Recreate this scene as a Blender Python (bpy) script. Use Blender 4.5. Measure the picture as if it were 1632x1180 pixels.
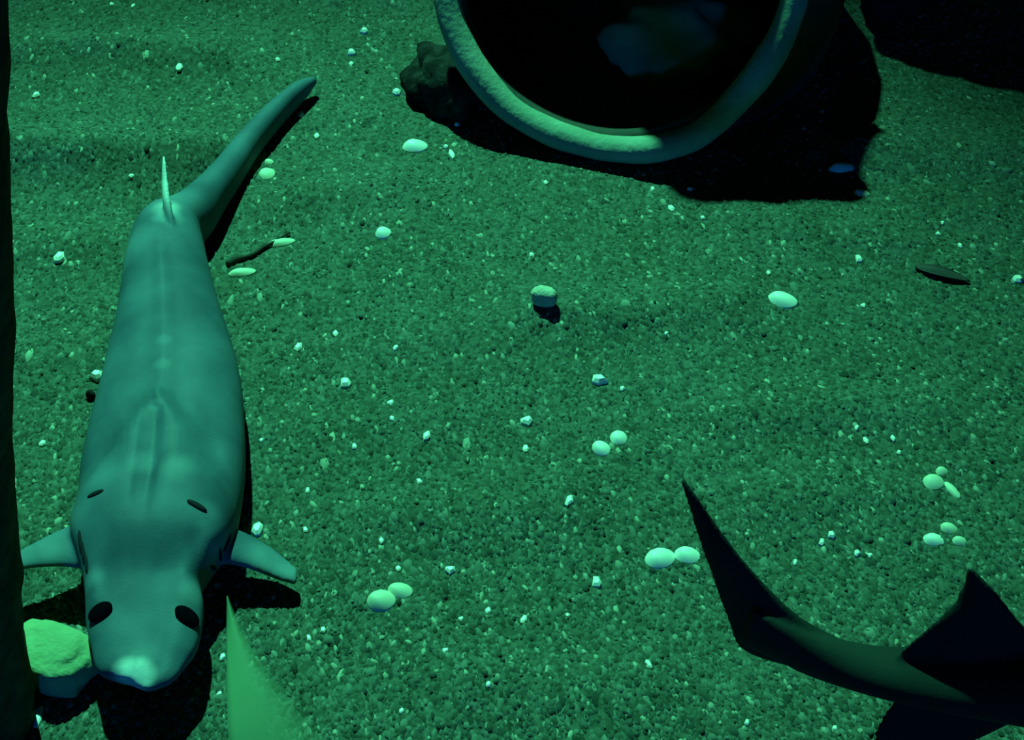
import bpy, bmesh, math, random
import numpy as np
from mathutils import Vector, Matrix, noise

random.seed(7)
for o in list(bpy.data.objects):
    bpy.data.objects.remove(o)
scene = bpy.context.scene
C = scene.collection

# ------------------------------------------------------------------ camera
PITCH = math.radians(43.0)
FPX = 2604.0                                   # focal length in pixels of the 1632 px frame
FWD = Vector((0, math.cos(PITCH), -math.sin(PITCH)))
UPV = Vector((0, math.sin(PITCH), math.cos(PITCH)))
RGT = Vector((1, 0, 0))
CAM = -FWD * 4.4
cam_d = bpy.data.cameras.new('camera')
cam_d.sensor_fit = 'HORIZONTAL'
cam_d.sensor_width = 36.0
cam_d.lens = 36.0 * FPX / 1632.0
cam_d.clip_start = 0.05
cam = bpy.data.objects.new('camera', cam_d)
C.objects.link(cam)
cam.location = CAM
cam.rotation_euler = (math.pi / 2 - PITCH, 0, 0)
scene.camera = cam

# ------------------------------------------------------------------ world, lights, exposure
w = bpy.data.worlds.new('water_world')
scene.world = w
w.use_nodes = True
w.node_tree.nodes['Background'].inputs[0].default_value = (0.010, 0.055, 0.050, 1)
w.node_tree.nodes['Background'].inputs[1].default_value = 0.10

def lamp(name, kind, loc, target, energy, colour, **kw):
    d = bpy.data.lights.new(name, kind)
    d.energy = energy
    d.color = colour
    for k, v in kw.items():
        setattr(d, k, v)
    o = bpy.data.objects.new(name, d)
    C.objects.link(o)
    o.location = loc
    o.rotation_euler = (Vector(target) - Vector(loc)).to_track_quat('-Z', 'Y').to_euler()
    return o

# green tank lamp hanging above the water behind the resting shark
lamp('tank_lamp', 'SPOT', (-2.1, 6.4, 10.5), (-0.62, -0.40, 0), 12900, (0.13, 1.0, 0.54),
     spot_size=math.radians(30), spot_blend=0.95, shadow_soft_size=0.14)
# weak blue fill added from the camera side, imitates blue colour fringes
lamp('blue_fringe_fill', 'SUN', (0, -4, 0.6), (0, 0, 0.24), 0.45, (0.0, 0.18, 1.0), angle=math.radians(4))

scene.view_settings.view_transform = 'Standard'
scene.view_settings.look = 'None'
scene.view_settings.exposure = 0.0
scene.view_settings.gamma = 1.0
scene.view_settings.use_curve_mapping = False

# ------------------------------------------------------------------ helpers
def ray(px, py):
    return FWD + RGT * ((px - 816.0) / FPX) + UPV * ((590.0 - py) / FPX)

def P(px, py, z=0.0):
    """point of the place seen at a pixel of the photograph, at height z"""
    d = ray(px, py)
    return CAM + d * ((z - CAM.z) / d.z)

def Q(px, py, y):
    d = ray(px, py)
    return CAM + d * ((y - CAM.y) / d.y)

def depth(p):
    return (p - CAM).dot(FWD)

def pxm(p):                                    # pixels per metre at a point
    return FPX / depth(p)

RIDGES = []
for x0, y0, x1, y1, amp, sig in [
        (20, 250, 330, 256, .042, .085), (40, 84, 340, 94, .030, .080), (360, -10, 640, 0, .022, .08),
        (20, 395, 180, 388, .014, .07), (860, 505, 1160, 488, .016, .075), (1180, 660, 1480, 650, .014, .08),
        (560, 830, 900, 815, .013, .08), (1390, 235, 1660, 245, .018, .09), (430, 330, 620, 300, .012, .07),
        (640, 560, 860, 500, .009, .08), (700, 1090, 1000, 1100, .010, .08), (1180, 350, 1420, 385, .012, .07),
        (0, 560, 150, 570, .010, .07), (1250, 800, 1400, 790, .010, .07), (480, 690, 700, 660, .008, .07)]:
    RIDGES.append((P(x0, y0), P(x1, y1), amp * 2.1, sig * 1.3))

def ground(x, y):
    z = 0.006 * noise.noise((x * 1.3 + 5, y * 2.6, 0.3)) + 0.006 * noise.noise((x * 3.1, y * 5.5, 4.1))
    z += 0.003 * noise.noise((x * 9.0, y * 11.0, 9.1))
    p = Vector((x, y, 0))
    for a, b, amp, sig in RIDGES:
        ab = b - a
        t = max(0.0, min(1.0, (p - a).dot(ab) / ab.length_squared))
        q = a + ab * t
        d2 = ((p - q).length / sig) ** 2
        if d2 < 12:
            z += amp * math.exp(-d2) * (1.0 + 0.35 * noise.noise((x * 4, y * 4, 2)))
    return z

def G(px, py):                                 # where the pixel's ray meets the sand
    z = 0.0
    for _ in range(4):
        p = P(px, py, z)
        z = ground(p.x, p.y)
    return Vector((p.x, p.y, z))

# ------------------------------------------------------------------ materials
def mat(name, base=(.5, .5, .5), rough=.8, spec=.3):
    m = bpy.data.materials.new(name)
    m.use_nodes = True
    b = m.node_tree.nodes['Principled BSDF']
    b.inputs['Base Color'].default_value = (*base, 1)
    b.inputs['Roughness'].default_value = rough
    b.inputs['Specular IOR Level'].default_value = spec
    return m, m.node_tree, b

def nd(nt, kind, **kw):
    n = nt.nodes.new(kind)
    for k, v in kw.items():
        if k.startswith('i_'):
            n.inputs[k[2:].replace('_', ' ')].default_value = v
        else:
            setattr(n, k, v)
    return n

def ramp(nt, fac, stops):
    r = nt.nodes.new('ShaderNodeValToRGB')
    e = r.color_ramp.elements
    while len(e) < len(stops):
        e.new(0.5)
    for i, (p, c) in enumerate(stops):
        e[i].position = p
        e[i].color = (*c, 1)
    nt.links.new(fac, r.inputs[0])
    return r.outputs[0]

def noisy(name, c0, c1, scale, rough=.8, spec=.25, bump=.0, bscale=None, detail=5.0, lo=.3, hi=.7, bdist=.01):
    m, nt, b = mat(name, c0, rough, spec)
    tc = nd(nt, 'ShaderNodeTexCoord')
    n = nd(nt, 'ShaderNodeTexNoise', i_Scale=scale, i_Detail=detail)
    nt.links.new(tc.outputs['Object'], n.inputs['Vector'])
    nt.links.new(ramp(nt, n.outputs['Fac'], [(lo, c0), (hi, c1)]), b.inputs['Base Color'])
    if bump:
        n2 = nd(nt, 'ShaderNodeTexNoise', i_Scale=bscale or scale * 3, i_Detail=6.0)
        nt.links.new(tc.outputs['Object'], n2.inputs['Vector'])
        bp = nd(nt, 'ShaderNodeBump', i_Strength=bump, i_Distance=bdist)
        nt.links.new(n2.outputs['Fac'], bp.inputs['Height'])
        nt.links.new(bp.outputs[0], b.inputs['Normal'])
    return m

def sand_material():
    m, nt, b = mat('sand', (.3, .33, .24), .95, .1)
    tc = nd(nt, 'ShaderNodeTexCoord')
    v = nd(nt, 'ShaderNodeTexVoronoi', i_Scale=95.0)
    nt.links.new(tc.outputs['Object'], v.inputs['Vector'])
    n = nd(nt, 'ShaderNodeTexNoise', i_Scale=3.0, i_Detail=4.0)
    nt.links.new(tc.outputs['Object'], n.inputs['Vector'])
    sep = nd(nt, 'ShaderNodeSeparateColor')
    nt.links.new(v.outputs['Color'], sep.inputs[0])
    c = ramp(nt, sep.outputs[0], [(0.0, (.036, .060, .042)), (.5, (.062, .096, .070)), (1.0, (.092, .136, .104))])
    c2 = ramp(nt, n.outputs['Fac'], [(.3, (.78, .80, .70)), (.7, (1, 1, 1))])
    mx = nd(nt, 'ShaderNodeMix', data_type='RGBA', blend_type='MULTIPLY')
    mx.inputs[0].default_value = 1.0
    nt.links.new(c, mx.inputs[6])
    nt.links.new(c2, mx.inputs[7])
    nt.links.new(mx.outputs[2], b.inputs['Base Color'])
    n3 = nd(nt, 'ShaderNodeTexNoise', i_Scale=120.0, i_Detail=3.0)
    nt.links.new(tc.outputs['Object'], n3.inputs['Vector'])
    bp = nd(nt, 'ShaderNodeBump', i_Strength=.35, i_Distance=.006)
    nt.links.new(n3.outputs['Fac'], bp.inputs['Height'])
    nt.links.new(bp.outputs[0], b.inputs['Normal'])
    return m

def grain_material():
    m, nt, b = mat('sand_grain', (.3, .3, .2), .9, .15)
    g = nd(nt, 'ShaderNodeNewGeometry')
    c = ramp(nt, g.outputs['Random Per Island'],
             [(0.0, (.022, .040, .026)), (.35, (.046, .076, .053)), (.75, (.078, .120, .088)), (.95, (.112, .165, .124)), (1.0, (.30, .36, .26))])
    nt.links.new(c, b.inputs['Base Color'])
    return m

M = {}
M['sand'] = sand_material()
M['grain'] = grain_material()
M['shell'] = noisy('shell', (.92, .92, .80), (.74, .76, .66), 60, .45, .5)
M['shell_dull'] = noisy('shell_dull', (.52, .55, .40), (.68, .70, .52), 60, .6, .4)
M['pebble'] = noisy('pebble', (.34, .36, .26), (.48, .50, .38), 40, .8, .3, .4)
M['skin'] = noisy('shark_skin', (.034, .076, .102), (.064, .128, .158), 6, .62, .20, .12, 170, lo=.36, hi=.66, bdist=.004)
def pale_and_lit_areas(m, spots, colour):
    """paler skin and painted-in light around points given in the object's own space"""
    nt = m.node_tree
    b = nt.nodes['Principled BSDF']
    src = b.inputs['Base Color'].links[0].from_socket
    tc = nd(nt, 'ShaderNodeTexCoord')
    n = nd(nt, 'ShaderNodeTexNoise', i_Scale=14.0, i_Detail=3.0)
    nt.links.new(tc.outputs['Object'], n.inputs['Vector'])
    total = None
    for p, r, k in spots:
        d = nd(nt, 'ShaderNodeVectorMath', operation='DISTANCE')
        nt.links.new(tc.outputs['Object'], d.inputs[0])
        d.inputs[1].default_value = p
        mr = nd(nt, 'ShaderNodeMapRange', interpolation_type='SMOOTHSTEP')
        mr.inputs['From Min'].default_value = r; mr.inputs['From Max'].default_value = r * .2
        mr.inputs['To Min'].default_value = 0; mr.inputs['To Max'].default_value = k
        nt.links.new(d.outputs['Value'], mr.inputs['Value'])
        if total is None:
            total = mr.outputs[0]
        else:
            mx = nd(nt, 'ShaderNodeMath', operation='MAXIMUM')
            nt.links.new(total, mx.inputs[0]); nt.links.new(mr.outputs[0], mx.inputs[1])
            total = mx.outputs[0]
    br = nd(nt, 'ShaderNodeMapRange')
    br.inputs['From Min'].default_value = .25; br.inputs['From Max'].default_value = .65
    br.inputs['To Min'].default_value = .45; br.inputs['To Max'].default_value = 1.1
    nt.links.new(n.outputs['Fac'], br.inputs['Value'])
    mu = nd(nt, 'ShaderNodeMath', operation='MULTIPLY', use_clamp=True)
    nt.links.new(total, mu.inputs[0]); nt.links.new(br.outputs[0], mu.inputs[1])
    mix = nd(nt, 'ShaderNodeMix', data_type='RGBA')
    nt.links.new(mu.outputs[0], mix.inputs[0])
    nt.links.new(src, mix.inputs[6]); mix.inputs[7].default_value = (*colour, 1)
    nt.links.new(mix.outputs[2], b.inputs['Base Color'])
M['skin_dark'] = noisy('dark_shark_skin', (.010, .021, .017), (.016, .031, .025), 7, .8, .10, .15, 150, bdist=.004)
M['snout_highlight'] = noisy('snout_highlight_skin', (.62, .72, .70), (.85, .92, .88), 25, .45, .4)  # snout highlight kept as a colour, not used
M['eye'], _, _ = mat('eye_black', (.002, .002, .004), .9, .0)
M['slit'], _, _ = mat('gill_slit_dark', (.012, .016, .02), .8, .1)
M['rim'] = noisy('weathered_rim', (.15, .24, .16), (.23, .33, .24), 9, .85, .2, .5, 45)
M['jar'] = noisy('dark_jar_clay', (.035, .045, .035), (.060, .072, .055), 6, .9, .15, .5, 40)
M['rock_green'] = noisy('algae_rock', (.20, .32, .16), (.28, .40, .22), 14, .9, .15, .5, 60)
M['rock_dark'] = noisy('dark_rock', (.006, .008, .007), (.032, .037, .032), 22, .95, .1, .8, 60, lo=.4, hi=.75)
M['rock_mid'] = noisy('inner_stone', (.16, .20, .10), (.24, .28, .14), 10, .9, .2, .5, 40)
M['post'] = noisy('dark_bark', (.040, .042, .022), (.13, .13, .075), 16, .95, .1, .9, 40, lo=.35, hi=.8)
M['leaf'] = noisy('dead_leaf', (.012, .014, .012), (.03, .032, .025), 20, .6, .3)
M['twig'] = noisy('twig_bark', (.02, .024, .018), (.05, .05, .04), 40, .9, .1)

# ------------------------------------------------------------------ object helpers
def link(name, me, m, loc=(0, 0, 0), parent=None, smooth=True):
    o = bpy.data.objects.new(name, me)
    C.objects.link(o)
    if m is not None:
        me.materials.append(m)
    if smooth:
        me.polygons.foreach_set('use_smooth', [True] * len(me.polygons))
    o.location = loc
    if parent is not None:
        o.parent = parent
        o.location = Vector(loc) - parent.location
    return o

def tag(o, label=None, cat=None, group=None, kind=None):
    if label: o['label'] = label
    if cat: o['category'] = cat
    if group: o['group'] = group
    if kind: o['kind'] = kind
    return o

def mesh_obj(name, verts, faces, m, parent=None, smooth=True):
    """verts in world space; the origin goes to the middle of the base"""
    v = np.array([tuple(p) for p in verts])
    base = Vector(((v[:, 0].min() + v[:, 0].max()) / 2, (v[:, 1].min() + v[:, 1].max()) / 2, v[:, 2].min()))
    me = bpy.data.meshes.new(name)
    me.from_pydata([tuple(Vector(p) - base) for p in v], [], faces)
    me.validate()
    bm = bmesh.new(); bm.from_mesh(me)
    bmesh.ops.recalc_face_normals(bm, faces=bm.faces)
    bm.to_mesh(me); bm.free()
    return link(name, me, m, base, parent, smooth)

def catmull(keys, n):
    """keys: array (k, d); returns n interpolated rows"""
    k = np.array(keys, float)
    out = []
    for i in range(n):
        t = i / (n - 1) * (len(k) - 1)
        j = min(int(t), len(k) - 2)
        u = t - j
        p1, p2 = k[j], k[j + 1]
        p0 = k[j - 1] if j > 0 else 2 * p1 - p2
        p3 = k[j + 2] if j + 2 < len(k) else 2 * p2 - p1
        out.append(.5 * ((2 * p1) + (-p0 + p2) * u + (2 * p0 - 5 * p1 + 4 * p2 - p3) * u * u + (-p0 + 3 * p1 - 3 * p2 + p3) * u ** 3))
    return np.array(out)

def rings_faces(nr, ns, off=0, cap=True):
    f = []
    for i in range(nr - 1):
        for j in range(ns):
            a = off + i * ns + j; b = off + i * ns + (j + 1) % ns
            f.append((a, b, b + ns, a + ns))
    if cap:
        f.append(tuple(off + j for j in range(ns))[::-1])
        f.append(tuple(off + (nr - 1) * ns + j for j in range(ns)))
    return f

def blade(rows, thick, nu=14, nv=10):
    """a closed fin: rows = list of (front point, back point) from root to tip; thick = (root, tip) half thickness"""
    k = np.array([list(a) + list(b) for a, b in rows])
    r = catmull(k, nu)
    verts, faces = [], []
    ns = 2 * nv
    for i in range(nu):
        a = Vector(r[i][:3]); b = Vector(r[i][3:])
        t = i / (nu - 1)
        i2 = min(i + 1, nu - 1); i1 = max(i - 1, 0)
        along = (Vector(r[i2][:3]) + Vector(r[i2][3:]) - Vector(r[i1][:3]) - Vector(r[i1][3:]))
        n = (b - a).cross(along)
        n = n.normalized() if n.length > 1e-9 else Vector((0, 0, 1))
        th = thick[0] * (1 - t) + thick[1] * t
        for j in range(ns):
            ang = 2 * math.pi * j / ns
            u = .5 - .5 * math.cos(ang)
            verts.append(a.lerp(b, u) + n * (th * math.sin(ang) * (1.25 - .6 * u)))
    return verts, rings_faces(nu, ns)

def rock(name, center, dims, m, seed=0, rot=0.0, sub=3, rough=.35, squash=0.0, parent=None, flat=.0):
    bm = bmesh.new()
    bmesh.ops.create_icosphere(bm, subdivisions=sub, radius=1)
    R = Matrix.Rotation(rot, 3, 'Z')
    for v in bm.verts:
        p = v.co.copy()
        d = 1 + rough * noise.noise(p * 1.3 + Vector((seed * 3.7, seed, 1))) + rough * .4 * noise.noise(p * 3.2 + Vector((seed, 2, seed * 1.9)))
        p = p * d
        if flat:                                  # blocky faces
            e = 1 - flat
            p = Vector([math.copysign(abs(c) ** e, c) for c in p])
        p = Vector((p.x * dims[0], p.y * dims[1], p.z * dims[2]))
        v.co = R @ p
    me = bpy.data.meshes.new(name)
    bm.to_mesh(me); bm.free()
    zmin = min(v.co.z for v in me.vertices)
    for v in me.vertices:
        v.co.z -= zmin
    return link(name, me, m, center, parent)

# ------------------------------------------------------------------ the sand floor
GRID = (-3.2, 3.4, -2.3, 4.2, 330, 340)
def build_floor():
    x0, x1, y0, y1, nx, ny = GRID
    verts, faces = [], []
    for j in range(ny):
        y = y0 + (y1 - y0) * j / (ny - 1)
        for i in range(nx):
            x = x0 + (x1 - x0) * i / (nx - 1)
            verts.append((x, y, ground(x, y)))
    for j in range(ny - 1):
        for i in range(nx - 1):
            a = j * nx + i
            faces.append((a, a + 1, a + nx + 1, a + nx))
    me = bpy.data.meshes.new('floor')
    me.from_pydata(verts, [], faces)
    o = link('floor', me, M['sand'])
    tag(o, kind='structure')
    return o
floor = build_floor()

def build_grains(n=60000):
    """loose flat grains lying on the sand in front of the window, each following the slope under it"""
    rng = np.random.default_rng(3)
    x0, x1, y0, y1, nx, ny = GRID
    H = np.array([v.co.z for v in floor.data.vertices]).reshape(ny, nx)
    dx, dy = (x1 - x0) / (nx - 1), (y1 - y0) / (ny - 1)
    px = rng.uniform(-60, 1700, n); py = rng.uniform(-60, 1240, n)
    ry = (590.0 - py) / FPX
    k = -CAM.z / (FWD.z + UPV.z * ry)
    X = (px - 816.0) / FPX * k
    Y = CAM.y + (FWD.y + UPV.y * ry) * k
    fi = np.clip((X - x0) / dx, 1, nx - 3); fj = np.clip((Y - y0) / dy, 1, ny - 3)
    i = fi.astype(int); j = fj.astype(int); u = fi - i; v = fj - j
    Z = H[j, i] * (1 - u) * (1 - v) + H[j, i + 1] * u * (1 - v) + H[j + 1, i] * (1 - u) * v + H[j + 1, i + 1] * u * v
    GX = (H[j, i + 1] - H[j, i]) / dx; GY = (H[j + 1, i] - H[j, i]) / dy
    s = rng.uniform(.0036, .0076, n) * (1 + .7 * rng.random(n) ** 12)
    a = rng.normal(0, .25, n) + .02 + .40 * px / 1632
    sx = rng.uniform(.8, 1.35, n) * s; sy = rng.uniform(1.2, 2.6, n) * s
    hz = rng.uniform(.10, .30, n) * s
    tx = rng.normal(0, .22, n); ty = rng.normal(0, .20, n)
    c = np.array([(1, .1), (.35, .9), (-.6, .7), (-1, -.2), (-.3, -1), (.7, -.75)])
    m = len(c)
    V = np.zeros((n, 2 * m, 3))
    for q in range(2 * m):
        top = q >= m
        f = .72 if top else 1.0
        jit = rng.uniform(.8, 1.2, n)
        lx = c[q % m, 0] * f * sx * jit; ly = c[q % m, 1] * f * sy * jit
        wx = lx * np.cos(a) - ly * np.sin(a); wy = lx * np.sin(a) + ly * np.cos(a)
        V[:, q, 0] = X + wx; V[:, q, 1] = Y + wy
        V[:, q, 2] = Z + GX * wx + GY * wy + ((hz + tx * wx + ty * wy) if top else -.35 * s)
    fs = [(m, m + 1, m + 2), (m, m + 2, m + 3), (m, m + 3, m + 4), (m, m + 4, m + 5)]
    for q in range(m):
        r = (q + 1) % m
        fs += [(q, r, m + r), (q, m + r, m + q)]
    fs = np.array(fs)
    F = (fs[None] + (np.arange(n) * 2 * m)[:, None, None]).reshape(-1, 3)
    me = bpy.data.meshes.new('sand_grains')
    me.vertices.add(n * 2 * m); me.vertices.foreach_set('co', V.reshape(-1))
    me.loops.add(len(F) * 3); me.loops.foreach_set('vertex_index', F.reshape(-1))
    me.polygons.add(len(F))
    me.polygons.foreach_set('loop_start', np.arange(len(F)) * 3)
    me.update(); me.validate()
    o = link('sand_grains', me, M['grain'], smooth=False)
    tag(o, 'coarse greenish sand grains strewn all over the tank floor', 'sand', kind='stuff')
build_grains()

# ------------------------------------------------------------------ resting shark
# rows: pixel y, left edge x, right edge x, height of the widest line, height above it, height below it
REST = [
    (1095, 210, 224, .116, .004, .005),
    (1090, 182, 258, .117, .013, .016),
    (1076, 163, 285, .118, .024, .026),
    (1052, 150, 304, .118, .038, .038),
    (1020, 145, 319, .117, .052, .050),
    (980, 139, 324, .115, .064, .062),
    (945, 138, 320, .114, .074, .070),
    (905, 130, 340, .113, .092, .082),
    (862, 117, 370, .112, .108, .094),
    (820, 121, 381, .108, .118, .100),
    (780, 128, 387, .106, .124, .102),
    (740, 132, 390, .104, .126, .102),
    (690, 142, 389, .102, .128, .102),
    (630, 158, 385, .100, .128, .100),
    (570, 172, 372, .098, .128, .098),
    (510, 187, 353, .096, .128, .096),
    (455, 196, 338, .093, .128, .092),
    (410, 204, 328, .090, .124, .088),
    (375, 219, 325, .086, .112, .084),
    (345, 262, 348, .078, .084, .076),
    (312, 300, 366, .070, .066, .068),
    (275, 334, 390, .062, .054, .060),
    (235, 367, 414, .056, .046, .054),
    (197, 402, 443, .052, .042, .050),
    (165, 436, 471, .050, .038, .046),
    (141, 468, 495, .050, .030, .036),
    (127, 496, 508, .050, .012, .012),
]

def build_rest_shark():
    keys = []
    for py, xl, xr, zc, bt, bb in REST:
        p = P((xl + xr) / 2, py, zc)
        a = (xr - xl) / 2 / pxm(p)
        keys.append((p.x, p.y, p.z, a, bt, bb, py))
    n, ns = 150, 72
    r = catmull(keys, n)
    verts = []
    for i in range(n):
        i1, i2 = max(i - 1, 0), min(i + 1, n - 1)
        t = Vector((r[i2][0] - r[i1][0], r[i2][1] - r[i1][1], 0)).normalized()
        s = Vector((t.y, -t.x, 0))               # towards the picture's right
        c = Vector(r[i][:3]); a, bt, bb, py = [max(v, .002) for v in r[i][3:7]]
        if py < 360:
            a *= .86
        for j in range(ns):
            ph = 2 * math.pi * j / ns
            cx, sy = math.cos(ph), math.sin(ph)
            e = .86 if sy > 0 else .7
            fx = math.copysign(abs(cx) ** .9, cx)
            fz = math.copysign(abs(sy) ** e, sy)
            h = bt * fz if sy > 0 else bb * fz
            if sy > 0:
                f = fx
                sm = lambda e0, e1, x: (lambda q: q * q * (3 - 2 * q))(max(0, min(1, (x - e0) / (e1 - e0))))
                # low ridge along the spine
                h += .008 * math.exp(-(f / .13) ** 2) * sm(400, 480, py) * (1 - sm(690, 760, py))
                # raised shoulder plates meeting in a V behind the head
                if 680 < py < 960:
                    fb = .06 + (py - 690) / 110 * .75
                    h += .024 * sm(-.16, .18, fb - abs(f)) * (1 - sm(880, 950, py))
                    h -= .020 * math.exp(-((f + .03) / .11) ** 2) * sm(690, 720, py) * (1 - sm(820, 900, py))
                # dents of the flank behind the shoulders
                h -= .016 * math.exp(-((abs(f) - .62) / .2) ** 2 - ((py - 760) / 40) ** 2)
                # hollow between the eyes and brow ridges
                h -= .010 * math.exp(-(f / .45) ** 2 - ((py - 1010) / 50) ** 2)
                h += .014 * math.exp(-((abs(f) - .80) / .16) ** 2 - ((py - 955) / 30) ** 2)
                h += .006 * math.exp(-(f / .25) ** 2 - ((py - 1072) / 14) ** 2)
                h += .0022 * noise.noise((f * 5, py / 60, 3)) * sm(500, 700, py)
            verts.append(c + s * (a * fx) + Vector((0, 0, h)))
    faces = rings_faces(n, ns)

    def add(vf):
        v, f = vf
        o = len(verts)
        verts.extend(v)
        faces.extend(tuple(i + o for i in q) for q in f)
    # pectoral fins (front edge, back edge) from the shoulder outwards
    add(blade([(P(165, 905, .11), P(170, 830, .13)), (P(128, 906, .115), P(128, 832, .125)),
               (P(90, 903, .115), P(92, 846, .12)), (P(50, 906, .11), P(52, 866, .115)), (P(16, 912, .105), P(14, 888, .105))], (.020, .008)))
    add(blade([(P(330, 900, .10), P(340, 835, .12)), (P(372, 900, .09), P(374, 842, .10)),
               (P(410, 911, .075), P(412, 860, .08)), (P(445, 925, .058), P(447, 884, .062)), (P(472, 932, .050), P(474, 908, .050))], (.020, .010)))
    # first dorsal fin, standing up and seen edge-on from the window
    b0 = P(271, 372, .192)
    az = Matrix.Rotation(.14, 3, 'Z') @ Vector((b0.x - CAM.x, b0.y - CAM.y, 0)).normalized()
    tip = Q(262, 252, b0.y + .20)
    add(blade([(b0 - az * .10 - Vector((0, 0, .03)), b0 + az * .06 - Vector((0, 0, .06))),
               (b0 - az * .03 + (tip - b0) * .35, b0 + az * .06 + (tip - b0) * .35),
               (b0 + (tip - b0) * .72 - az * .01, b0 + (tip - b0) * .72 + az * .045),
               (tip - az * .008, tip + az * .02)], (.013, .0035)))
    o = mesh_obj('shark', verts, faces, M['skin'])
    rm = o.modifiers.new('skin_join', 'REMESH'); rm.mode = 'VOXEL'; rm.voxel_size = .0052; rm.use_smooth_shade = True
    sm_ = o.modifiers.new('soften', 'SMOOTH'); sm_.iterations = 4; sm_.factor = .5
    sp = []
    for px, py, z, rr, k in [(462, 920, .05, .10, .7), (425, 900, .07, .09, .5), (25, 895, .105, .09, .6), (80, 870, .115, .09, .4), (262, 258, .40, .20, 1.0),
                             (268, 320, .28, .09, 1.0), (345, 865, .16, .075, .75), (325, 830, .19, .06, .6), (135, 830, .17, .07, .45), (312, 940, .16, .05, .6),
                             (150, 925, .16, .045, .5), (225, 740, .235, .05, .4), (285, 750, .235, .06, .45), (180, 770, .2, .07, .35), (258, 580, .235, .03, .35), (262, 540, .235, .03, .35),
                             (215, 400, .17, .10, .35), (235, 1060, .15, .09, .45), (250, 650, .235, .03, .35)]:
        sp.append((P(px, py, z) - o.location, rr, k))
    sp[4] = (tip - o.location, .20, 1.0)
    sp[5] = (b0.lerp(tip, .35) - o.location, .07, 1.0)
    pale_and_lit_areas(M['skin'], sp, (.17, .28, .31))  # skin mottling, plus the light on the fins painted in
    pale_and_lit_areas(M['skin'], [(P(204, 1074, .134) - o.location, .046, 1.0), (P(222, 1075, .134) - o.location, .046, 1.0), (tip - o.location, .13, .9),
                           (b0.lerp(tip, .6) - o.location, .09, .9)], (.75, .86, .80))  # snout highlight and lit dorsal fin painted into the skin colour
    tag(o, 'pale teal-grey shark resting on the sand with its snout towards the window', 'shark')
    return o

rest = build_rest_shark()

def ellipsoid(name, center, dims, m, parent, rot=(0, 0, 0), seg=20, ring=12):
    bm = bmesh.new()
    bmesh.ops.create_uvsphere(bm, u_segments=seg, v_segments=ring, radius=1)
    from mathutils import Euler
    R = Euler(rot).to_matrix()
    for v in bm.verts:
        v.co = R @ Vector((v.co.x * dims[0], v.co.y * dims[1], v.co.z * dims[2]))
    me = bpy.data.meshes.new(name)
    bm.to_mesh(me); bm.free()
    return link(name, me, m, center, parent)

bpy.context.view_layer.update()
_dg = bpy.context.evaluated_depsgraph_get()
_body = rest.evaluated_get(_dg)

def on_body(px, py, lift=0.0):
    """point of the shark's skin seen at a pixel, and its normal"""
    inv = _body.matrix_world.inverted()
    d = (inv.to_3x3() @ ray(px, py)).normalized()
    ok, loc, nor, _ = _body.ray_cast(inv @ CAM, d)
    if not ok:
        return P(px, py, .15), Vector((0, 0, 1))
    return _body.matrix_world @ loc + nor * lift, nor

def patch(name, px, py, dims, m, spin=0.0, lift=0.0, label=None):
    """flat rounded piece lying in the skin: dims along the skin (right, back) and out of it"""
    c, n = on_body(px, py, lift)
    bm = bmesh.new()
    bmesh.ops.create_uvsphere(bm, u_segments=20, v_segments=12, radius=1)
    x = Vector((math.cos(spin), math.sin(spin), 0))
    x = (x - n * x.dot(n)).normalized()
    y = n.cross(x)
    for v in bm.verts:
        v.co = x * (v.co.x * dims[0]) + y * (v.co.y * dims[1]) + n * (v.co.z * dims[2])
    me = bpy.data.meshes.new(name)
    bm.to_mesh(me); bm.free()
    o = link(name, me, m, c, rest)
    if label: o['label'] = label
    return o

patch('eye', 160, 976, (.030, .021, .010), M['eye'], .55, .001, 'black eye')
patch('eye', 298, 983, (.032, .021, .010), M['eye'], -.45, .001, 'black eye')
patch('gill_slit', 152, 787, (.022, .007, .005), M['slit'], .15, .0)
patch('gill_slit', 314, 806, (.026, .008, .005), M['slit'], -.30, .0)
for k in range(3):
    patch('gill_slit', 128 + k * 5, 862 + k * 18, (.006, .026, .005), M['slit'], .25)
    patch('gill_slit', 362 - k * 11, 866 + k * 20, (.005, .024, .004), M['slit'], -.3)

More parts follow.
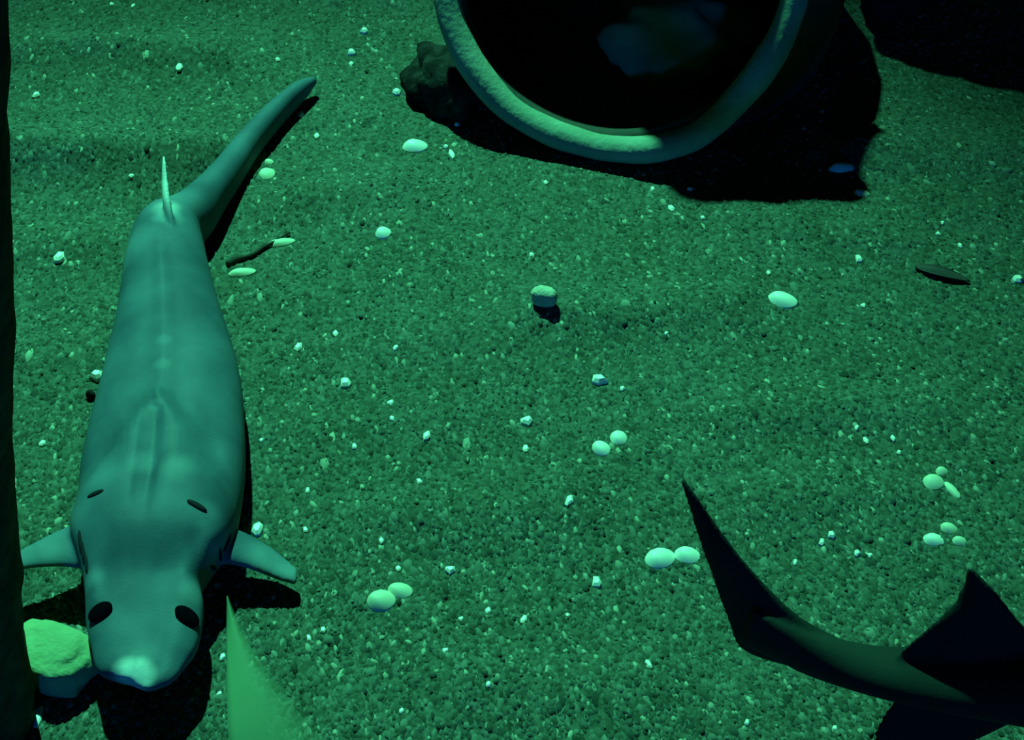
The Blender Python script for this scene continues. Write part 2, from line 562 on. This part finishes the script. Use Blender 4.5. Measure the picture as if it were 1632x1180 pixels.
# ------------------------------------------------------------------ dark swimming shark
def build_dark_shark():
    yb = P(1420, 1068, .42).y
    rows = [  # px x, upper y, lower y, half thickness in metres
        (1190, 965, 1034, .012), (1235, 985, 1052, .022), (1300, 1008, 1082, .036), (1390, 1030, 1108, .052), (1480, 1032, 1128, .068),
        (1560, 1026, 1142, .082), (1640, 1018, 1156, .096), (1740, 1008, 1172, .112), (1860, 1000, 1190, .128),
        (2000, 998, 1204, .135), (2140, 1008, 1206, .125), (2250, 1032, 1198, .100), (2330, 1062, 1184, .066), (2370, 1090, 1165, .028), (2382, 1118, 1136, .006)]
    keys = []
    for x, yt, yl, th in rows:
        y = yb + .10 * max(0, (1400 - x)) / 200 - .25 * max(0, (x - 1400)) / 900
        c = Q(x, (yt + yl) / 2, y)
        s = pxm(c)
        # the visible height mixes height and thickness of the body
        hh = (yl - yt) / 2 / s
        v = math.sqrt(max(hh ** 2 - (th * math.sin(PITCH)) ** 2, (.3 * hh) ** 2)) / math.cos(PITCH)
        keys.append((c.x, c.y, c.z, th, v))
    n, ns = 90, 40
    r = catmull(keys, n)
    verts = []
    for i in range(n):
        i1, i2 = max(i - 1, 0), min(i + 1, n - 1)
        t = (Vector(r[i2][:3]) - Vector(r[i1][:3])).normalized()
        s = t.cross(Vector((0, 0, 1))).normalized()
        u = s.cross(t)
        c = Vector(r[i][:3]); a = max(r[i][3], .002); b = max(r[i][4], .004)
        for j in range(ns):
            ph = 2 * math.pi * j / ns
            verts.append(c + s * (a * math.cos(ph)) + u * (b * math.sin(ph)))
    faces = rings_faces(n, ns)

    def add(vf):
        v, f = vf
        o = len(verts)
        verts.extend(v)
        faces.extend(tuple(i + o for i in q) for q in f)
    def T(px, py, dy):
        return Q(px, py, yb + dy)
    # tall upper lobe of the tail
    add(blade([(T(1340, 1022, .06), T(1262, 1064, .08)), (T(1275, 985, .09), T(1182, 1036, .12)), (T(1222, 935, .13), T(1158, 985, .15)),
               (T(1180, 888, .16), T(1134, 918, .18)), (T(1138, 832, .20), T(1110, 850, .21)), (T(1105, 785, .23), T(1095, 797, .24)), (T(1084, 756, .26), T(1083, 759, .26))],
              (.022, .004), 24, 10))
    # second dorsal fin
    add(blade([(T(1700, 1075, -.05), T(1410, 1062, .0)), (T(1625, 990, -.03), T(1478, 1000, .0)), (T(1588, 945, -.02), T(1522, 955, .01)), (T(1550, 906, .01), T(1541, 906, .02))],
              (.022, .005), 18, 10))
    # anal fin hanging below
    add(blade([(T(1660, 1120, -.06), T(1440, 1095, -.01)), (T(1600, 1160, -.07), T(1412, 1130, -.03)), (T(1510, 1200, -.08), T(1392, 1168, -.05)), (T(1430, 1240, -.09), T(1372, 1225, -.07))],
              (.020, .006), 18, 10))
    # pectoral fin of the near side, out of the picture
    add(blade([(T(2140, 1190, -.30), T(1960, 1190, -.28)), (T(2080, 1290, -.42), T(1930, 1270, -.40)), (T(1960, 1390, -.55), T(1900, 1370, -.53))], (.022, .006)))
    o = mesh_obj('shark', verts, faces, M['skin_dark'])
    rm = o.modifiers.new('skin_join', 'REMESH'); rm.mode = 'VOXEL'; rm.voxel_size = .0062; rm.use_smooth_shade = True
    sm_ = o.modifiers.new('soften', 'SMOOTH'); sm_.iterations = 4; sm_.factor = .5
    tag(o, 'dark backlit shark swimming out of the picture, only tail and rear fins showing', 'shark')
    return o
dark = build_dark_shark()

# ------------------------------------------------------------------ big jar lying on its side
def build_jar():
    m = Vector((-.2557, -.83, .49)).normalized()       # way the mouth faces
    side = Vector((0, 0, 1)).cross(m).normalized()   # along the mouth, to the picture's right
    up = m.cross(side).normalized()
    R = .593
    cen = Vector((.316, 1.242, .528))
    bottom = cen - up * R
    ns = 96
    def ring(rad, back, jit=0.0, seed=0):
        out = []
        for j in range(ns):
            a = 2 * math.pi * j / ns
            d = side * math.cos(a) + up * math.sin(a)
            k = 1 + jit * noise.noise((math.cos(a) * 2 + seed, math.sin(a) * 2, seed))
            out.append(cen + d * (rad * k) - m * back)
        return out
    root = bpy.data.objects.new('storage_jar', None)
    C.objects.link(root)
    root.location = Vector((cen.x, cen.y, bottom.z))
    tag(root, 'big dark round jar lying half sunk in the sand with its mouth open', 'jar')
    # rim: a thick rounded lip
    verts, k = [], 14
    for j in range(ns):
        a = 2 * math.pi * j / ns
        d = side * math.cos(a) + up * math.sin(a)
        wob = 1 + .035 * math.exp(-((a - math.radians(300)) / .35) ** 2) + .018 * noise.noise((math.cos(a) * 1.7, math.sin(a) * 1.7, 3)) + .008 * noise.noise((math.cos(a) * 6, math.sin(a) * 6, 1))
        tr = .044 * (1 + .18 * noise.noise((math.cos(a) * 2.5 + 4, math.sin(a) * 2.5, 8)))
        for i in range(k):
            b = 2 * math.pi * i / k
            verts.append(cen + d * ((R - .044) * wob + tr * math.cos(b)) + m * (tr * 1.15 * math.sin(b)))
    faces = []
    for j in range(ns):
        for i in range(k):
            a = j * k + i; b = j * k + (i + 1) % k
            c = ((j + 1) % ns) * k + (i + 1) % k; d_ = ((j + 1) % ns) * k + i
            faces.append((a, b, c, d_))
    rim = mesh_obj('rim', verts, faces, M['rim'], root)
    rim['label'] = 'thick rounded lip of the jar, paler than its body'
    # body: outer skin, base and inner skin in one shell
    prof = [(.545, .0), (.535, .06), (.56, .15), (.63, .32), (.66, .52), (.64, .75), (.57, .95), (.46, 1.10), (.30, 1.16), (.02, 1.17)]
    inner = [(.02, 1.12), (.28, 1.11), (.43, 1.05), (.53, .92), (.605, .74), (.625, .52), (.595, .32), (.525, .15), (.50, .06), (.51, .0)]
    verts = []
    for i, (rad, back) in enumerate(prof + inner):
        verts += ring(rad, back, .012, i * .05)
    nr = len(prof + inner)
    faces = rings_faces(nr, ns, cap=False)
    for j in range(ns):
        faces.append(((nr - 1) * ns + j, (nr - 1) * ns + (j + 1) % ns, (j + 1) % ns, j))
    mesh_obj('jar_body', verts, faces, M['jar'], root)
    return root
jar = build_jar()

def floor_z(px, py, sink=.0):
    g = G(px, py)
    return Vector((g.x, g.y, g.z - sink))

o = rock('rock', Vector((.47, 1.64, 1.02)), (.34, .31, .08), M['rock_dark'], 8, .2, 4, .25, flat=.2)  # unseen, added only to shade the right half of the rim
tag(o, 'unseen dark flat rock added above the jar to shade its rim', 'rock')
o = rock('rock', Vector((1.36, 1.90, -.06)), (.25, .22, .50), M['rock_dark'], 14, .1, 4, .3)  # added to throw shade over the sand right of the jar
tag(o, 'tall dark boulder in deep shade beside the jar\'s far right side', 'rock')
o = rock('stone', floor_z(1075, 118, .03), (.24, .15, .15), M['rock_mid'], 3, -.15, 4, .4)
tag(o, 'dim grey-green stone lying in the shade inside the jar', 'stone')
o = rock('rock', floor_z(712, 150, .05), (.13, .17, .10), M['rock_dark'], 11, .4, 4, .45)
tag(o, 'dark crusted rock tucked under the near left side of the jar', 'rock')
o = rock('rock', floor_z(90, 1070, .02), (.105, .070, .058), M['rock_green'], 5, -.42, 4, .3, flat=.35)
tag(o, 'bright green algae-coated rock between the dark post and the resting shark', 'rock')

# ------------------------------------------------------------------ dark post on the left
def build_post():
    y0 = P(20, 1135, 0).y - .03
    edge = [(62, 1210), (50, 1130), (42, 1060), (32, 980), (24, 860), (19, 720), (20, 590), (17, 470), (14, 330), (10, 200), (9, 90), (6, 0), (4, -120)]
    keys = []
    for x, y in edge:
        q = Q(x, y, y0)
        keys.append((q.x, q.y, q.z))
    n, ns = 90, 32
    r = catmull(keys, n)
    verts = []
    rad = .15
    for i in range(n):
        q = Vector(r[i])
        for j in range(ns):
            a = 2 * math.pi * j / ns
            d = Vector((math.cos(a), math.sin(a), 0))
            k = 1 + .05 * noise.noise((d.x * 2, d.y * 2, q.z * 5)) + .035 * noise.noise((d.x * 7, d.y * 7, q.z * 16))
            verts.append(q - Vector((rad, 0, 0)) + d * (rad * k))
    o = mesh_obj('wooden_post', verts, rings_faces(n, ns), M['post'])
    tag(o, 'dark rough wooden post rising from the sand at the picture\'s left edge', 'post')
build_post()

# ------------------------------------------------------------------ pale green translucent wedge in front
def build_wedge():
    m, nt, b = mat('wedge', (.20, .38, .21), .6, .2)
    uv = nd(nt, 'ShaderNodeUVMap')
    sep = nd(nt, 'ShaderNodeSeparateXYZ')
    nt.links.new(uv.outputs[0], sep.inputs[0])
    tl = nd(nt, 'ShaderNodeBsdfTranslucent'); tl.inputs[0].default_value = (.20, .38, .19, 1)
    mx = nd(nt, 'ShaderNodeMixShader'); mx.inputs[0].default_value = .35
    nt.links.new(b.outputs[0], mx.inputs[1]); nt.links.new(tl.outputs[0], mx.inputs[2])
    tr = nd(nt, 'ShaderNodeBsdfTransparent')
    al = nd(nt, 'ShaderNodeMapRange', interpolation_type='SMOOTHSTEP')
    al.inputs['From Min'].default_value = .12; al.inputs['From Max'].default_value = 1.0
    al.inputs['To Min'].default_value = .12; al.inputs['To Max'].default_value = 1.0
    nt.links.new(sep.outputs[0], al.inputs['Value'])
    mx2 = nd(nt, 'ShaderNodeMixShader')
    nt.links.new(al.outputs[0], mx2.inputs[0])
    nt.links.new(mx.outputs[0], mx2.inputs[1]); nt.links.new(tr.outputs[0], mx2.inputs[2])
    nt.links.new(mx2.outputs[0], nt.nodes['Material Output'].inputs[0])
    rows = [(361, 366, 958, .16), (361, 388, 1000, .155), (361, 425, 1055, .15), (362, 475, 1115, .14), (365, 530, 1180, .12), (380, 575, 1260, .08), (410, 560, 1330, .04), (450, 520, 1380, .0)]
    nu, nv = 40, 14
    keys = [list(P(a, y, z)) + list(P(b_, y, z - .01)) for a, b_, y, z in rows]
    r = catmull(keys, nu)
    top, bot, uvs = [], [], []
    for i in range(nu):
        a = Vector(r[i][:3]); b_ = Vector(r[i][3:])
        for j in range(nv):
            u = j / (nv - 1)
            p = a.lerp(b_, u) + Vector((0, 0, .018 * math.sin(math.pi * u)))
            top.append(p); bot.append(p - Vector((0, 0, .004))); uvs.append((u, i / (nu - 1)))
    verts = top + bot
    N = nu * nv
    faces = []
    for i in range(nu - 1):
        for j in range(nv - 1):
            a = i * nv + j
            faces.append((a, a + 1, a + nv + 1, a + nv))
            faces.append((N + a + nv, N + a + nv + 1, N + a + 1, N + a))
    for i in range(nu - 1):
        a = i * nv; faces.append((a, a + nv, N + a + nv, N + a))
        a = i * nv + nv - 1; faces.append((a + nv, a, N + a, N + a + nv))
    for j in range(nv - 1):
        faces.append((j + 1, j, N + j, N + j + 1))
        a = (nu - 1) * nv + j; faces.append((a, a + 1, N + a + 1, N + a))
    o = mesh_obj('green_wedge', verts, faces, m)  # translucent wedge that fades out towards its right edge
    layer = o.data.uv_layers.new(name='UVMap')
    for lp in o.data.loops:
        layer.data[lp.index].uv = uvs[lp.vertex_index % N]
    tag(o, 'smooth pale green translucent seaweed blade in front of the resting shark\'s right fin', 'wedge')
build_wedge()

# ------------------------------------------------------------------ shells, shell bits and pebbles
def shell_mesh(name, seed, ribs=9, nu=9, nv=18, flat=.5):
    """one half of a bivalve: fan outline from the hinge, domed and ribbed, with thickness"""
    rnd = random.Random(seed)
    asp = rnd.uniform(.85, 1.2); skew = rnd.uniform(-.12, .12)
    def pt(u, v, lift):
        a = math.pi * 2 * v
        x = math.cos(a); y = math.sin(a)
        rr = 1 + .10 * math.cos(a) + .03 * noise.noise((x * 2, y * 2, seed))
        h = (1 - u ** 2.2) * .62 + .10
        rib = 1 + .035 * math.cos(a * ribs) * u
        return Vector((x * rr * u * asp - .30 * (1 - u), (y * rr + skew * x) * u, h * rib * flat * 1.6 - lift))
    verts = [pt(0, 0, 0)]
    for i in range(1, nu):
        for j in range(nv):
            verts.append(pt(i / (nu - 1), j / nv, 0))
    n1 = len(verts)
    faces = [(0, 1 + j, 1 + (j + 1) % nv) for j in range(nv)]
    for i in range(nu - 2):
        for j in range(nv):
            a = 1 + i * nv + j; b = 1 + i * nv + (j + 1) % nv
            faces.append((a, a + nv, b + nv, b))
    # rim edge turning down and in
    st = 1 + (nu - 2) * nv
    for j in range(nv):
        p = verts[st + j]
        verts.append(Vector((p.x * .90, p.y * .90, 0)))
    for j in range(nv):
        a = st + j; b = st + (j + 1) % nv
        faces.append((a, n1 + j, n1 + (j + 1) % nv, b))
    faces.append(tuple(n1 + j for j in range(nv))[::-1])
    me = bpy.data.meshes.new(name)
    me.from_pydata([tuple(v) for v in verts], [], faces)
    bm = bmesh.new(); bm.from_mesh(me); bmesh.ops.recalc_face_normals(bm, faces=bm.faces); bm.to_mesh(me); bm.free()
    return me

def chip_mesh(name, seed):
    """small broken shell bit: angular, slightly domed"""
    rnd = random.Random(seed)
    n = rnd.choice((5, 6, 7))
    ang = sorted(rnd.uniform(0, 6.283) for _ in range(n))
    ang = [(2 * math.pi * i / n) + rnd.uniform(-.3, .3) for i in range(n)]
    out = [(math.cos(a) * rnd.uniform(.75, 1.1), math.sin(a) * rnd.uniform(.75, 1.1)) for a in ang]
    verts = [(x, y, 0) for x, y in out] + [(x * .92, y * .92, .55) for x, y in out] + [(x * .5, y * .5, .95) for x, y in out]
    faces = [tuple(range(n))[::-1]]
    for L in (0, n):
        for j in range(n):
            faces.append((L + j, L + (j + 1) % n, L + n + (j + 1) % n, L + n + j))
    faces.append(tuple(range(2 * n, 3 * n)))
    me = bpy.data.meshes.new(name)
    me.from_pydata(verts, [], faces)
    return me

SH = [shell_mesh('shell', s) for s in range(5)]
CH = [chip_mesh('shell_bit', s) for s in range(7)]
for me in SH:
    me.polygons.foreach_set('use_smooth', [True] * len(me.polygons))
for me in SH + CH:
    me.materials.append(M['shell'])
SHD = [me.copy() for me in SH]
for me in SHD:
    me.materials.clear(); me.materials.append(M['shell_dull'])

def place(name, me, px, py, wpx, hpx, rz=None, tilt=.0, label=None, cat='shell', group=None, hf=.8, sink=.12):
    """hpx: visible height in the picture (depth of the piece and its own height)"""
    g = G(px, py + hpx * .25)
    s = pxm(g)
    a = wpx / 2 / s * 1.12
    b = max(hpx / 2 / s * 1.38, a * .45)
    rz = random.uniform(-.4, .4) if rz is None else rz
    o = bpy.data.objects.new(name, me)
    C.objects.link(o)
    h = min(a, b) * hf
    o.scale = (a, b, h)
    o.rotation_euler = (tilt, 0, rz)
    o.location = g - Vector((0, 0, h * sink))
    tag(o, label, cat, group)
    return o

big = [
    (660, 228, 34, 26, 0, .05, 'white domed shell at the dark rock\'s lower left corner, left of the jar\'s shadow', 'w'),
    (610, 367, 27, 22, 1, -.1, 'white round shell alone on open sand between the shark\'s tail and the jar', 'w'),
    (446, 384, 36, 15, 2, .25, 'greenish curved shell at the upper end of the thin twig by the shark\'s tail', 'd'),
    (384, 433, 44, 9, 3, .22, 'thin pale shell sliver touching the shark\'s right flank behind the twig', 'd'),
    (1245, 472, 50, 30, 4, -.15, 'large white fan-shaped shell on open sand, below the jar\'s shadow', 'w'),
    (1342, 263, 38, 18, 0, .05, 'flat pale shell right of the lowest corner of the jar\'s shadow', 'w'),
    (1372, 305, 28, 14, 1, -.3, 'small pale shell below the flat shell near the jar\'s shadow', 'd'),
    (424, 272, 22, 24, 2, .2, 'pale shell right of the shark\'s raised tail, larger of a touching pair', 'd'),
    (428, 256, 15, 12, 3, .2, 'smaller dull shell above its neighbour, right of the shark\'s tail', 'd'),
    (957, 709, 30, 27, 4, .1, 'rounded yellowish shell, left one of a pair in the middle of the sand', 'w'),
    (985, 693, 30, 26, 1, .2, 'rounded yellowish shell, right one of a pair in the middle of the sand', 'w'),
    (1050, 883, 40, 34, 2, .1, 'large bright shell left of the dark shark\'s tail, left one of a pair', 'w'),
    (1094, 879, 36, 28, 0, -.4, 'bright shell whose right side nears the dark shark\'s tail, right one of a pair', 'w'),
    (606, 950, 48, 34, 3, .1, 'dull greenish shell right of the resting shark\'s right fin, lower of a pair', 'd'),
    (636, 936, 42, 26, 4, -.1, 'dull greenish shell right of the resting shark\'s right fin, upper of a pair', 'd'),
    (1486, 762, 28, 28, 0, -.4, 'pale green shell above the dark shark\'s dorsal fin, left one of an upright trio', 'd'),
    (1500, 748, 20, 16, 1, -.4, 'small pale green shell at the top of the trio above the dark shark', 'd'),
    (1517, 774, 13, 30, 2, .5, 'narrow bluish shell, right one of the trio above the dark shark', 'd'),
    (1487, 856, 36, 22, 3, -.1, 'bright oval shell just above the dark shark\'s dorsal fin, left of two dull ones', 'w'),
    (1511, 838, 28, 20, 4, 0, 'dull shell uppermost of the cluster just above the dark shark\'s dorsal fin', 'd'),
    (1528, 859, 24, 16, 1, -.3, 'dull shell nearest the tip of the dark shark\'s dorsal fin', 'd'),
]
for px, py, a, b, k, rz, lab, kind in big:
    place('shell', (SH if kind == 'w' else SHD)[k], px, py, a, b, rz, 0, lab, group='shells on the tank floor', hf=1.5)

mid = [
    (95, 406, 16, 20, 'bright shell bit on the sand left of the shark\'s first dorsal fin'),
    (475, 551, 14, 20, 'bright shell bit right of the resting shark, upper of two'),
    (550, 608, 20, 20, 'bright square shell bit right of the resting shark, lower of two'),
    (955, 604, 28, 20, 'bright oblong shell bit above the yellowish pair in the middle'),
    (840, 668, 20, 22, 'pale shell bit left of the yellowish pair in the middle'),
    (410, 841, 21, 24, 'bright shell bit just above the resting shark\'s right fin'),
    (50, 1138, 11, 30, 'upright bright shell bit beside the post\'s foot, left of two'),
    (62, 1136, 12, 34, 'upright bright shell bit beside the post\'s foot, right of two'),
    (154, 597, 24, 20, 'pale shell bit touching the resting shark\'s left flank'),
    (950, 925, 17, 20, 'bright shell bit on open sand left of the large bright shell pair'),
    (907, 794, 13, 24, 'narrow shell bit upper left of the large bright shell pair'),
    (718, 906, 17, 18, 'dull shell bit right of the dull greenish shell pair'),
    (632, 146, 16, 14, 'bright shell bit at the left end of the dark rock by the jar'),
    (720, 242, 9, 20, 'narrow shell bit at the lower edge of the dark rock by the jar'),
    (1622, 444, 18, 14, 'bright shell bit at the picture\'s right edge beside a dark scrap'),
    (580, 48, 14, 14, 'pale shell bit near the top, left of the jar, upper of two'),
    (560, 82, 14, 13, 'pale shell bit near the top, left of the jar, lower of two'),
]
for i, (px, py, a, b, lab) in enumerate(mid):
    place('shell_bit', CH[i % 7], px, py, a, b, None, 0, lab, group='bright shell bits on the sand', hf=1.0)

tiny = [(285, 97, 11), (443, 94, 9), (178, 6, 8), (58, 150, 13), (207, 265, 9), (212, 8, 7), (505, 215, 9), (560, 100, 7), (710, 233, 9),
        (847, 405, 9), (992, 618, 9), (623, 640, 11), (625, 666, 9), (680, 692, 12), (838, 713, 10), (565, 710, 9), (668, 766, 10),
        (391, 668, 9), (417, 700, 7), (630, 553, 9), (535, 530, 9), (1070, 330, 10), (1120, 346, 8), (1368, 410, 12), (1225, 434, 8),
        (1376, 485, 8), (1365, 680, 8), (1423, 697, 8), (1380, 700, 8), (1325, 851, 13), (1309, 862, 10), (1366, 880, 11), (1386, 884, 11),
        (1267, 895, 8), (778, 972, 10), (835, 985, 10), (515, 1003, 10), (492, 1015, 8), (355, 1045, 10), (735, 985, 9), (1034, 1057, 11),
        (22, 545, 7), (68, 705, 10), (22, 776, 9), (1432, 720, 8), (1502, 354, 7), (1495, 371, 8), (1530, 390, 8), (608, 860, 8),
        (635, 905, 9), (487, 843, 9), (490, 780, 8), (1062, 530, 7), (710, 1035, 10), (778, 1090, 10), (640, 1132, 8), (350, 1105, 8),
        (1330, 1160, 10), (1190, 1150, 9), (905, 980, 8), (1100, 300, 9), (1040, 300, 8), (870, 290, 8), (480, 180, 8), (735, 165, 9), (728, 196, 10)]
marks = [(660, 228, "the white domed shell by the dark rock"), (610, 367, "the white round shell in open sand"), (446, 384, "the twig's curved shell"),
         (1245, 472, "the large fan-shaped shell"), (1342, 263, "the flat shell by the jar's shadow"), (970, 700, "the yellowish shell pair"),
         (1068, 882, "the large bright shell pair"), (620, 943, "the dull greenish shell pair"), (1500, 762, "the pale green shell trio"),
         (1505, 850, "the three-shell cluster above the dark shark"), (95, 406, "the bright bit left of the dorsal fin"), (475, 551, "the upper bright bit beside the shark"),
         (550, 608, "the square bright bit"), (955, 604, "the oblong bright bit"), (840, 668, "the pale bit left of the yellowish pair"), (410, 841, "the bright bit above the right fin"),
         (56, 1137, "the upright bits by the post"), (950, 925, "the bright bit left of the bright pair"), (907, 794, "the narrow bit in the middle"), (718, 906, "the dull single bit"),
         (570, 65, "the two pale bits left of the jar"), (868, 468, "the yellowish-grey pebble"), (1500, 438, "the dark pointed leaf"), (500, 128, "the resting shark's tail tip"),
         (700, 150, "the dark crusted rock"), (440, 1080, "the green wedge"), (1084, 757, "the dark shark's tail tip"), (1545, 905, "the dark shark's dorsal fin"),
         (472, 918, "the resting shark's right fin tip"), (262, 255, "the resting shark's dorsal fin tip"), (1180, 1030, "the lower corner of the dark shark's tail"), (388, 690, "the resting shark's broad right flank"),
         (1040, 225, "the bottom of the jar's rim")]
used = set()
for i, (px, py, s) in enumerate(tiny):
    lab = None
    for d, lx, ly, ph in sorted((math.hypot(px - mx, py - my), mx, my, ph) for mx, my, ph in marks):
        ux, uy = px - lx, py - ly
        vert = 'above' if uy < 0 else 'below'
        hor = 'left of' if ux < 0 else 'right of'
        if abs(ux) > 2.2 * abs(uy): way = hor
        elif abs(uy) > 2.2 * abs(ux): way = vert
        else: way = vert + ' and ' + hor
        near = 'just ' if d < 70 else ''
        cand = 'tiny pale shell speck ' + near + way + ' ' + ph
        if cand not in used and len(cand.split()) <= 16:
            lab = cand
            break
    used.add(lab)
    place('shell_bit', CH[i % 7], px, py, s, s * random.uniform(1.0, 1.5), None, 0, lab, group='tiny shell specks', hf=1.0)

o = rock('pebble', floor_z(868, 484, .006), (.036, .024, .028), M['pebble'], 21, -.3, 3, .3, flat=.2)
tag(o, 'yellowish-grey pebble with a dark underside in the middle of the upper sand', 'pebble')

# dark scraps
def leaf(name, a, b, width, label, z=.012, curl=.02):
    A, B = G(*a), G(*b)
    d = B - A; s = Vector((-d.y, d.x, 0)).normalized()
    nu, nv = 14, 6
    top, bot = [], []
    for i in range(nu):
        t = i / (nu - 1)
        wd = width * (math.sin(math.pi * min(1, t * .93 + .05)) ** .75) * (1 - .35 * t)
        for j in range(nv):
            u = j / (nv - 1) * 2 - 1
            p = A + d * t + s * (wd * u) + Vector((0, 0, z + curl * (u * u) * .5 + curl * math.sin(math.pi * t)))
            top.append(p); bot.append(p - Vector((0, 0, .004)))
    N = nu * nv; faces = []
    for i in range(nu - 1):
        for j in range(nv - 1):
            q = i * nv + j
            faces += [(q, q + 1, q + nv + 1, q + nv), (N + q + nv, N + q + nv + 1, N + q + 1, N + q)]
        q = i * nv; faces.append((q, q + nv, N + q + nv, N + q))
        q = i * nv + nv - 1; faces.append((q + nv, q, N + q, N + q + nv))
    for j in range(nv - 1):
        faces.append((j + 1, j, N + j, N + j + 1))
        q = (nu - 1) * nv + j; faces.append((q, q + 1, N + q + 1, N + q))
    o = mesh_obj(name, top + bot, faces, M['leaf'])
    tag(o, label, 'leaf')
leaf('dead_leaf', (1458, 428), (1545, 452), .026, 'dark pointed dead leaf lying on the sand at the right', .008, .006)
leaf('dead_leaf', (1622, 446), (1652, 456), .014, 'dark scrap of leaf cut off by the picture\'s right edge', .008, .006)

def twig(pts, rad, label):
    r = catmull([list(G(x, y) + Vector((0, 0, rad))) for x, y in pts], 24)
    verts, ns = [], 8
    for i in range(24):
        i1, i2 = max(i - 1, 0), min(i + 1, 23)
        t = (Vector(r[i2]) - Vector(r[i1])).normalized()
        s = t.cross(Vector((0, 0, 1))).normalized(); u = s.cross(t)
        rr = rad * (1 - .5 * i / 23) * (1 + .3 * noise.noise((i * .6, 3, 1)))
        for j in range(ns):
            a = 6.2832 * j / ns
            verts.append(Vector(r[i]) + s * rr * math.cos(a) + u * rr * math.sin(a))
    o = mesh_obj('twig', verts, rings_faces(24, ns), M['twig'])
    tag(o, label, 'twig')
twig([(362, 424), (380, 416), (402, 410), (420, 398), (440, 388), (462, 374)], .008, 'thin dark twig lying on the sand right of the shark\'s tail root')
o = rock('pebble', floor_z(146, 634, .004), (.013, .013, .014), M['rock_dark'], 31, 0, 2, .3)
tag(o, 'small black pebble against the resting shark\'s left flank', 'pebble')
